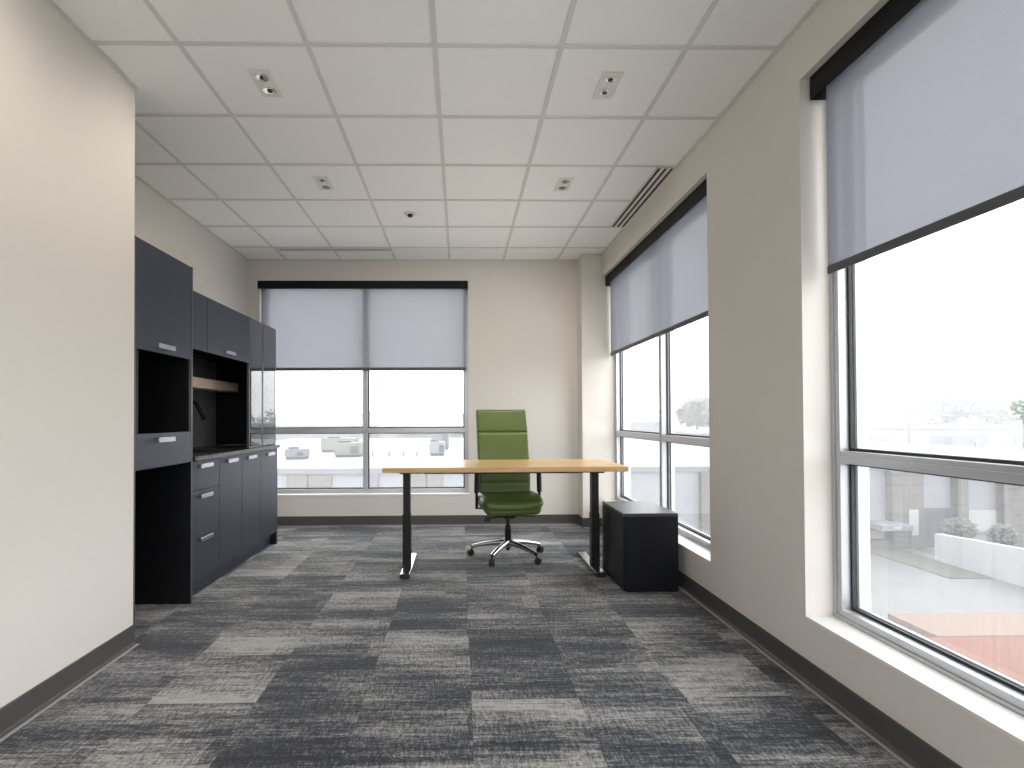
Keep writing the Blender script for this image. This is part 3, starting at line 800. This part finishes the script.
# ------------------------------------------------------------------ outdoors
G = H-5.2                          # street level
bm = new_bm(); bx(bm, -400, 400, 6.4, 700, G-.3, G); bx(bm, 2.2, 400, -200, 6.4, G-.3, G); bx(bm, -400, 2.2, -200, -5, G-.3, G)
o = struct('ground', bm, 'asphalt', 'wet grey asphalt yard outside', 'ground')
bm = new_bm(); bx(bm, -40, 10.5, 6.4, 20.0, G, G+.05); bx(bm, 1.95, 9.4, -40, 6.4, G, G+.05); bx(bm, -40, 1.95, -40, -4.7, G, G+.05)  # unseen pale ground, added to bounce daylight onto the ceiling
struct('forecourt', bm, 'yard', 'unseen pale ground added around the building to bounce daylight indoors', 'yard')
bm = new_bm(); bx(bm, 11.0, 26, 12.25, 13.7, G, G+.12, .01, 1)
struct('walkway', bm, 'pink', 'pale pink concrete walk outside the wet window', 'walkway')
bm = new_bm(); bx(bm, 9.5, 26, 8.0, 12.25, G, G+.10, .01, 1)
struct('paving', bm, 'redpave', 'red paving outside the wet window', 'paving')
bm = new_bm(); bx(bm, 15.6, 16.98, 16.9, 20.6, G, G+.03)
struct('verge', bm, 'verge', 'mossy verge by the brick building', 'verge')

FY = 21.0; RZT = H-1.95
b = thing('warehouse', 'long low warehouse with a white roof, brick piers and pale panels', 'building', (0, FY, G))
def P3(o_name, m, x0, x1, y0, y1, z0, z1, par=b, bev=0):
    bm = new_bm(); bx(bm, x0, x1, y0-FY, y1-FY, z0-G, z1-G, bev, 1); return obj(o_name, bm, m, par)
P3('wall', 'siding', -16, 32, FY, 52, G, RZT-.12)
P3('roof', 'roof', -16.1, 32.1, FY-.08, 52.1, RZT-.12, RZT)
P3('roof_edge', 'hvac', -16.1, 32.1, FY-.12, FY-.08, RZT-.20, RZT+.01)
# panels and doors on the facade
for x0, x1, z0, z1, m in ((-6.75, -5.95, H-3.6, H-2.05, 'panelbeige'), (-5.88, -5.0, H-3.6, H-2.05, 'panelbeige'), (-3.62, -3.2, H-3.6, H-2.1, 'hvac'),
                          (-2.0, -1.35, H-3.6, H-2.05, 'panelbeige'), (-1.3, -.7, H-3.6, H-2.05, 'panelbeige'), (8.1, 9.6, H-4.6, H-2.15, 'siding')):
    P3('wall_panel', m, x0, x1, FY-.07, FY, z0, z1, bev=.01)
for x0, x1, z0, z1 in ((16.83, 18.08, G, RZT-.2), (19.45, 19.85, G, RZT-.2), (21.27, 22.4, G, RZT-.2), (9.35, 10.4, G, H-2.15)):
    P3('brick_pier', 'brick', x0, x1, FY-.35, FY, z0, z1)
P3('base_course', 'brick', 15.9, 18.1, FY-.30, FY, G, G+.35)
P3('dark_opening', 'openingdark', 18.08, 19.45, FY-.05, FY, G, H-3.65)  # dark sheet painted as the shaded loading opening
P3('garage_door', 'doorwhite', 19.9, 21.2, FY-.10, FY, G+.6, H-3.75)
P3('door', 'doorwhite', 17.47, 17.84, FY-.37, FY-.35, G+.55, G+1.55)
P3('door', 'doorwhite', 15.95, 16.70, FY-.06, FY, G+.35, H-4.5)
P3('awning', 'hvac', 15.9, 17.1, FY-1.0, FY, H-4.35, H-4.12, bev=.01)
bm = new_bm(); bx(bm, 16.35, 16.62, FY-1.02-FY, FY-1.0-FY, H-4.27-G, H-4.18-G); obj('awning_sign', bm, 'doorwhite', b)
P3('awning_post', 'hvacdark', 17.02, 17.08, FY-.95, FY-.89, G, H-4.35)
P3('corner_trim', 'hvac', 15.85, 15.95, FY-.06, FY, G, RZT-.2)

# pale ramp wall
bm = new_bm()
prof = [(17.0, 19.0, .98), (17.05, 16.0, 1.14), (17.15, 11.0, 1.40)]
v0 = []
for x, y, h in prof:
    v0.append([bm.verts.new((x, y, G)), bm.verts.new((x, y, G+h)), bm.verts.new((x+.25, y, G+h)), bm.verts.new((x+.25, y, G))])
for i in range(2):
    for k in range(4): bm.faces.new((v0[i][k], v0[i][(k+1) % 4], v0[i+1][(k+1) % 4], v0[i+1][k]))
bm.faces.new(v0[0]); bm.faces.new(v0[2][::-1])
tag(obj('ramp_wall', bm, 'paleconcrete'), 'low white ramp wall crossing in front of the brick building', 'wall')

def leaves(bm, c, rx, ry, rz_, n, size, rng):
    for _ in range(n):
        while True:
            p = Vector((rng.uniform(-1, 1), rng.uniform(-1, 1), rng.uniform(-1, 1)))
            if p.length < 1: break
        p = p.normalized()*(p.length**.5)
        q = Vector(c)+Vector((p.x*rx, p.y*ry, p.z*rz_))
        q += Vector(noise.noise_vector(q*1.3))*rx*.25
        a = Vector((rng.gauss(0, 1), rng.gauss(0, 1), rng.gauss(0, 1))).normalized(); b_ = a.orthogonal().normalized()
        s = size*rng.uniform(.6, 1.3)
        vs = [bm.verts.new(q+a*s), bm.verts.new(q+b_*s*.6), bm.verts.new(q-a*s), bm.verts.new(q-b_*s*.6)]
        bm.faces.new(vs)
def tree(x, y, h, r, label, n=700, size=.28, leafm='leaf', seed=1, group=None, blobs=7, z0=G):
    rng = random.Random(seed)
    t = thing('tree', label, 'tree', (x, y, z0), 0, group)
    bm = new_bm(); tube(bm, [(0, 0, 0), (rng.uniform(-.1, .1), 0, h*.35), (rng.uniform(-.2, .2), .1, h*.75)], [r*.09, r*.06, r*.02], 8)
    for k in range(5):
        a = rng.uniform(0, 6.28); hh = h*rng.uniform(.3, .6)
        tube(bm, [(0, 0, hh), (math.cos(a)*r*.5, math.sin(a)*r*.5, hh+h*.2)], [r*.035, r*.012], 6)
    obj('trunk', bm, 'bark', t, smooth=True)
    bm = new_bm()
    for k in range(blobs):
        a = rng.uniform(0, 6.28); d = r*rng.uniform(0, .6)
        leaves(bm, (math.cos(a)*d, math.sin(a)*d, h*rng.uniform(.5, .82)), r*.55, r*.55, h*.17, n//blobs, size, rng)
    obj('crown', bm, leafm, t)
    return t
# near tree at the right edge of the wet window
tree(35.6, 31.0, 7.2, 2.0, 'green tree at the edge of the view through the wet window', 1500, .22, 'leaf', 3)
for k, (x, y, h, r, lab) in enumerate([(92, 102, 9.5, 7.0, 'far grey tree through the wet window, its crown the broadest'), (106, 104, 9.5, 5, 'far grey tree through the wet window, in the middle of its clump'),
                                       (119, 106, 9.5, 5, 'far grey tree through the wet window, nearest the green tree')]):
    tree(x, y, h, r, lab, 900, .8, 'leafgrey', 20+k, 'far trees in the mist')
for k, (x, y, h, r, lab) in enumerate([(36.5, 82, 9.4, 4.6, 'tall misty tree through the window beside the pedestal'), (49, 100, 8.0, 5, 'low misty tree through the window beside the pedestal')]):
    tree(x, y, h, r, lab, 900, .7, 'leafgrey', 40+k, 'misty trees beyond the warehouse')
# belt of far trees on the horizon, a single uncounted mass
bm = new_bm(); rng = random.Random(5)
for k in range(60):
    x = -150+6.6*k+rng.uniform(-3, 3)
    leaves(bm, (x, 210+rng.uniform(-12, 12), G+3.2+rng.uniform(-1, 1.3)), 6, 4, 4.0+rng.uniform(0, 2.0), 60, 1.1, rng)
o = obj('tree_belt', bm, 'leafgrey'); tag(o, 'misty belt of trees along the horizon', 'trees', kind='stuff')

# rooftop units on the warehouse
def rooftop(x, y, w, d, h, label, m='hvac', grille=True):
    t = thing('rooftop_unit', label, 'air conditioner', (x, y, RZT), 0, 'rooftop units on the warehouse')
    bm = new_bm(); bx(bm, -w/2, w/2, -d/2, d/2, .12, h, .03, 2); obj('casing', bm, m, t)
    bm = new_bm(); bx(bm, -w/2+.05, w/2-.05, -d/2+.05, d/2-.05, 0, .12); obj('curb', bm, 'hvacdark', t)
    if grille:
        bm = new_bm()
        for k in range(6): bx(bm, w*.12, w*.42, -d/2-.02, -d/2+.01, .2+k*(h-.35)/6, .2+k*(h-.35)/6+(h-.35)/9)
        obj('grille', bm, 'hvacdark', t)
    bm = new_bm(); lathe(bm, [(min(w, d)*.28, 0), (min(w, d)*.28, .08), (.02, .09)], (-w*.2, 0, h)); obj('fan_cowl', bm, 'hvacdark', t, smooth=True)
    return t
rooftop(-7.85, 26.0, .95, .9, .50, 'small grey rooftop unit nearest the kitchenette')
rooftop(-5.65, 27.5, 1.3, 1.2, .72, 'wide pale rooftop unit with the dark grille at its end', 'cartan')
rooftop(-7.0, 31.5, 2.0, 1.2, .80, 'long tan rooftop unit behind the others', 'cartan', False)
rooftop(-1.2, 28.0, .80, .8, .72, 'pale rooftop unit seen right of the window mullion', 'siding')
rooftop(-1.25, 33.5, 1.1, 1.0, 1.12, 'grey rooftop unit standing farther back', 'hvac')
rooftop(8.6, 30.0, 1.6, 1.2, .6, 'grey rooftop unit seen through the window beside the pedestal')
# vent pipes on the roof
for k, (x, y, lab) in enumerate(((-4.4, 27.0, 'short roof vent pipe nearest the mullion'), (-3.6, 27.2, 'short roof vent pipe, second from the mullion'), (-2.9, 27.3, 'short roof vent pipe, third from the mullion'), (-2.2, 27.2, 'short roof vent pipe nearest the pale unit'))):
    t = thing('vent_pipe', lab, 'pipe', (x, y, RZT), 0, 'vent pipes on the warehouse roof')
    bm = new_bm(); cyl(bm, (0, 0, 0), (0, 0, .22), .04, seg=10); cyl(bm, (0, 0, .2), (0, 0, .27), .075, .04, seg=12)
    obj('pipe', bm, 'hvac', t, smooth=True)

# farther buildings in the mist
def shed(x, y, w, d, h, label, m='siding', roof='roof'):
    t = thing('industrial_building', label, 'building', (x, y, G), 0, 'far industrial buildings')
    bm = new_bm(); bx(bm, -w/2, w/2, -d/2, d/2, 0, h); obj('wall', bm, m, t)
    bm = new_bm(); bx(bm, -w/2-.2, w/2+.2, -d/2-.2, d/2+.2, h, h+.3); obj('roof', bm, roof, t)
    bm = new_bm()
    n = max(2, int(w/5))
    for k in range(n):
        xx = -w/2+w*(k+.5)/n; bx(bm, xx-1.1, xx+1.1, -d/2-.06, -d/2, h*.35, h*.75)
    obj('window_band', bm, 'hvac', t)
shed(-30, 84, 34, 18, 4.1, 'far low building at the kitchenette end of the back window', 'hvac')
shed(-4, 80, 14, 14, 3.9, 'far tan building behind the warehouse, middle of the back window', 'cartan')
shed(22, 95, 22, 14, 4.2, 'far building hidden partly by the corner column')
shed(40, 70, 18, 14, 3.0, 'far pale building through the window beside the pedestal')
shed(76, 80, 24, 12, 3.4, 'far pale building beside the utility pole')
shed(-20, 130, 30, 18, 6.0, 'farthest building on the horizon, left of the mullion')
shed(12, 140, 26, 18, 6.0, 'farthest building on the horizon, right of the mullion', 'hvac')
shed(-1.2, 62, 11, 10, 3.55, 'long tan building just behind the warehouse roof', 'cartan')
# utility poles and wires
for k, (x, y, lab) in enumerate(((56.0, 66.0, 'tall utility pole seen through the wet window'), (60, 90, 'shorter looking utility pole left of the tall one'), (68.5, 64, 'utility pole right of the tall one'))):
    t = thing('utility_pole', lab, 'pole', (x, y, G), 0, 'utility poles in the mist')
    bm = new_bm(); cyl(bm, (0, 0, 0), (0, 0, 6.4), .14, .10, seg=10); obj('pole', bm, 'bark', t, smooth=True)
    bm = new_bm(); bx(bm, -1.0, 1.0, -.06, .06, 5.8, 5.92); obj('crossarm', bm, 'bark', t)
bm = new_bm()
for a, c in (((60, 90, G+5.95), (56, 66, G+5.95)), ((56, 66, G+5.95), (68.5, 64, G+5.95)), ((68.5, 64, G+5.95), (90, 62, G+6))):
    a, c = Vector(a), Vector(c)
    tube(bm, [a.lerp(c, s/8)-Vector((0, 0, .5*math.sin(PI*s/8))) for s in range(9)], .025, 5)
tag(obj('power_line', bm, 'hvacdark'), 'thin power line strung between the utility poles', 'cable')
# parked vehicles beyond
def truck(x, y, rz, label, L_=6.5, hh=2.7, m='doorwhite'):
    t = thing('truck', label, 'truck', (x, y, G), rz, 'parked trucks in the mist')
    bm = new_bm(); bx(bm, -L_/2, L_/2-1.9, -1.15, 1.15, .75, hh, .05, 2); obj('box', bm, m, t)
    bm = new_bm(); bx(bm, L_/2-1.8, L_/2, -1.1, 1.1, .5, 2.1, .18, 3); obj('cab', bm, 'hvac', t)
    bm = new_bm(); bx(bm, L_/2-1.0, L_/2+.02, -.95, .95, 1.3, 1.9, .05, 1); obj('windscreen', bm, 'hvacdark', t)
    for sx in (-L_/2+1.1, L_/2-.9):
        for sy in (-1.0, 1.0):
            bm = new_bm(); cyl(bm, (sx, sy-.12, .45), (sx, sy+.12, .45), .45, seg=18, bev=.04); obj('wheel', bm, 'gasket', t, smooth=True)
truck(64, 68, .3, 'parked box truck right of the tall utility pole', m='hvac')
truck(70, 55, -.2, 'parked box truck nearest the green tree')
truck(54, 70, .1, 'parked box truck just beside the tall utility pole', m='siding')
# shrubs behind the ramp wall
for k, (x, y, s, lab) in enumerate(((18.4, 19.6, .55, 'grey shrub behind the start of the ramp wall'), (18.7, 18.3, .40, 'grey shrub in the middle behind the ramp wall'), (19.0, 17.2, .5, 'grey shrub behind the higher part of the ramp wall'))):
    rng = random.Random(70+k)
    t = thing('shrub', lab, 'shrub', (x, y, G), 0, 'shrubs behind the ramp wall')
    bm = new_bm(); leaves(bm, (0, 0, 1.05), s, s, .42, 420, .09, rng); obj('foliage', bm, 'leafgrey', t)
    bm = new_bm()
    for q in range(6):
        a = rng.uniform(0, 6.28); tube(bm, [(0, 0, 0), (math.cos(a)*s*.5, math.sin(a)*s*.5, 1.0)], [.025, .01], 6)
    obj('stem', bm, 'bark', t, smooth=True)

# ------------------------------------------------------------------ mist over the yard and the town
m, t, out = nt('mist'); v = N(t, 'ShaderNodeVolumeScatter'); v.inputs['Density'].default_value = FOG; v.inputs['Anisotropy'].default_value = .2
L(t, v.outputs[0], out.inputs['Volume']); M['mist'] = m
bm = new_bm(); bx(bm, -180, 260, 6.8, 330, G-.1, G+22)
o = obj('mist', bm, 'mist'); tag(o, 'thin white mist hanging over the yard and the far town', 'mist', kind='stuff')
# ------------------------------------------------------------------ light
SKY = 4.9; LWL = 14; LWR = 10
w = bpy.data.worlds.new('overcast_sky'); scn.world = w; w.use_nodes = True
wt = w.node_tree; wt.nodes.clear()
bg = N(wt, 'ShaderNodeBackground'); wo = N(wt, 'ShaderNodeOutputWorld')
bg.inputs['Color'].default_value = (.965, .98, 1.0, 1); bg.inputs['Strength'].default_value = SKY
L(wt, bg.outputs[0], wo.inputs[0])
def lamp(x, y, aim, watts, sides=(-1, 1), cone=130):
    """the two gimbal lamps of a recessed fitting, tilted towards aim"""
    for s in sides:
        d = bpy.data.lights.new('downlight_lamp', 'SPOT'); d.energy = watts; d.color = (1, .90, .79)
        d.spot_size = math.radians(cone); d.spot_blend = 1; d.shadow_soft_size = .02
        o = bpy.data.objects.new('downlight_lamp', d); COL.objects.link(o)
        o.location = (x, y+s*.056, CEIL-.012)
        o.rotation_euler = Vector(aim).to_track_quat('-Z', 'Y').to_euler()
for k in range(-4, 3, 1):
    y = GY+(2*k+.5)*T
    if k > 1: continue
    if k == 1: lamp(XL, y, (.35, .8, -1), 44, (1,), 112); lamp(XL, y, (-.75, .25, -1), 26, (-1,), 112); lamp(XR, y, (-.1, .8, -1), 38, (-1, 1), 112)
    else: lamp(XL, y, (-.62, .12, -1), LWL); lamp(XR, y, (-.45, .5, -1), LWR)
def portal(name, loc, rot, sx, sy):
    d = bpy.data.lights.new(name, 'AREA'); d.shape = 'RECTANGLE'; d.size = sx; d.size_y = sy
    d.cycles.is_portal = True; d.energy = 1
    o = bpy.data.objects.new(name, d); COL.objects.link(o); o.location = loc; o.rotation_euler = rot
zc, zh = (SILL+HEAD)/2, HEAD-SILL
for k, (a, c) in enumerate((W1, W2, W3)):
    portal('daylight_portal', (RIGHT+.29, (a+c)/2, zc), (0, PI/2, 0), zh, c-a)
portal('daylight_portal', ((BX0+BX1)/2, BACK+.25, (BZ0+BZ1)/2), (-PI/2, 0, 0), BX1-BX0, BZ1-BZ0)
portal('daylight_portal', ((RX0+RX1)/2, REAR-.19, zc), (PI/2, 0, 0), RX1-RX0, zh)

# ------------------------------------------------------------------ camera
yaw, pitch, roll = 0.01718, 0.01284, 0.00411
c, s = math.cos(yaw), math.sin(yaw); Ry = Matrix(((c, -s, 0), (s, c, 0), (0, 0, 1)))
c, s = math.cos(pitch), math.sin(pitch); Rp = Matrix(((1, 0, 0), (0, c, s), (0, -s, c)))
c, s = math.cos(roll), math.sin(roll); Rr = Matrix(((c, 0, -s), (0, 1, 0), (s, 0, c)))
R = Rr @ Rp @ Ry
cam = bpy.data.cameras.new('camera'); co = bpy.data.objects.new('camera', cam); COL.objects.link(co)
Mx = Matrix((( R[0][0], R[2][0], -R[1][0]), (R[0][1], R[2][1], -R[1][1]), (R[0][2], R[2][2], -R[1][2])))
co.matrix_world = Matrix.Translation((0, 0, H)) @ Mx.to_4x4()
cam.sensor_width = 36; cam.lens = 535.99/1024*36
cam.shift_x = (512-469.41)/1024; cam.shift_y = (410.94-384)/1024
cam.clip_start = .05; cam.clip_end = 2000
scn.camera = co

scn.view_settings.view_transform = 'Standard'; scn.view_settings.look = 'None'
scn.view_settings.gamma = 1; scn.view_settings.use_curve_mapping = False
scn.view_settings.exposure = 0.0
cy = scn.cycles
cy.use_denoising = True
try: cy.denoiser = 'OPENIMAGEDENOISE'
except Exception: pass
cy.max_bounces = 12; cy.volume_bounces = 1; cy.diffuse_bounces = 8; cy.glossy_bounces = 5; cy.transparent_max_bounces = 12
cy.sample_clamp_indirect = 6
cy.caustics_reflective = False; cy.caustics_refractive = False
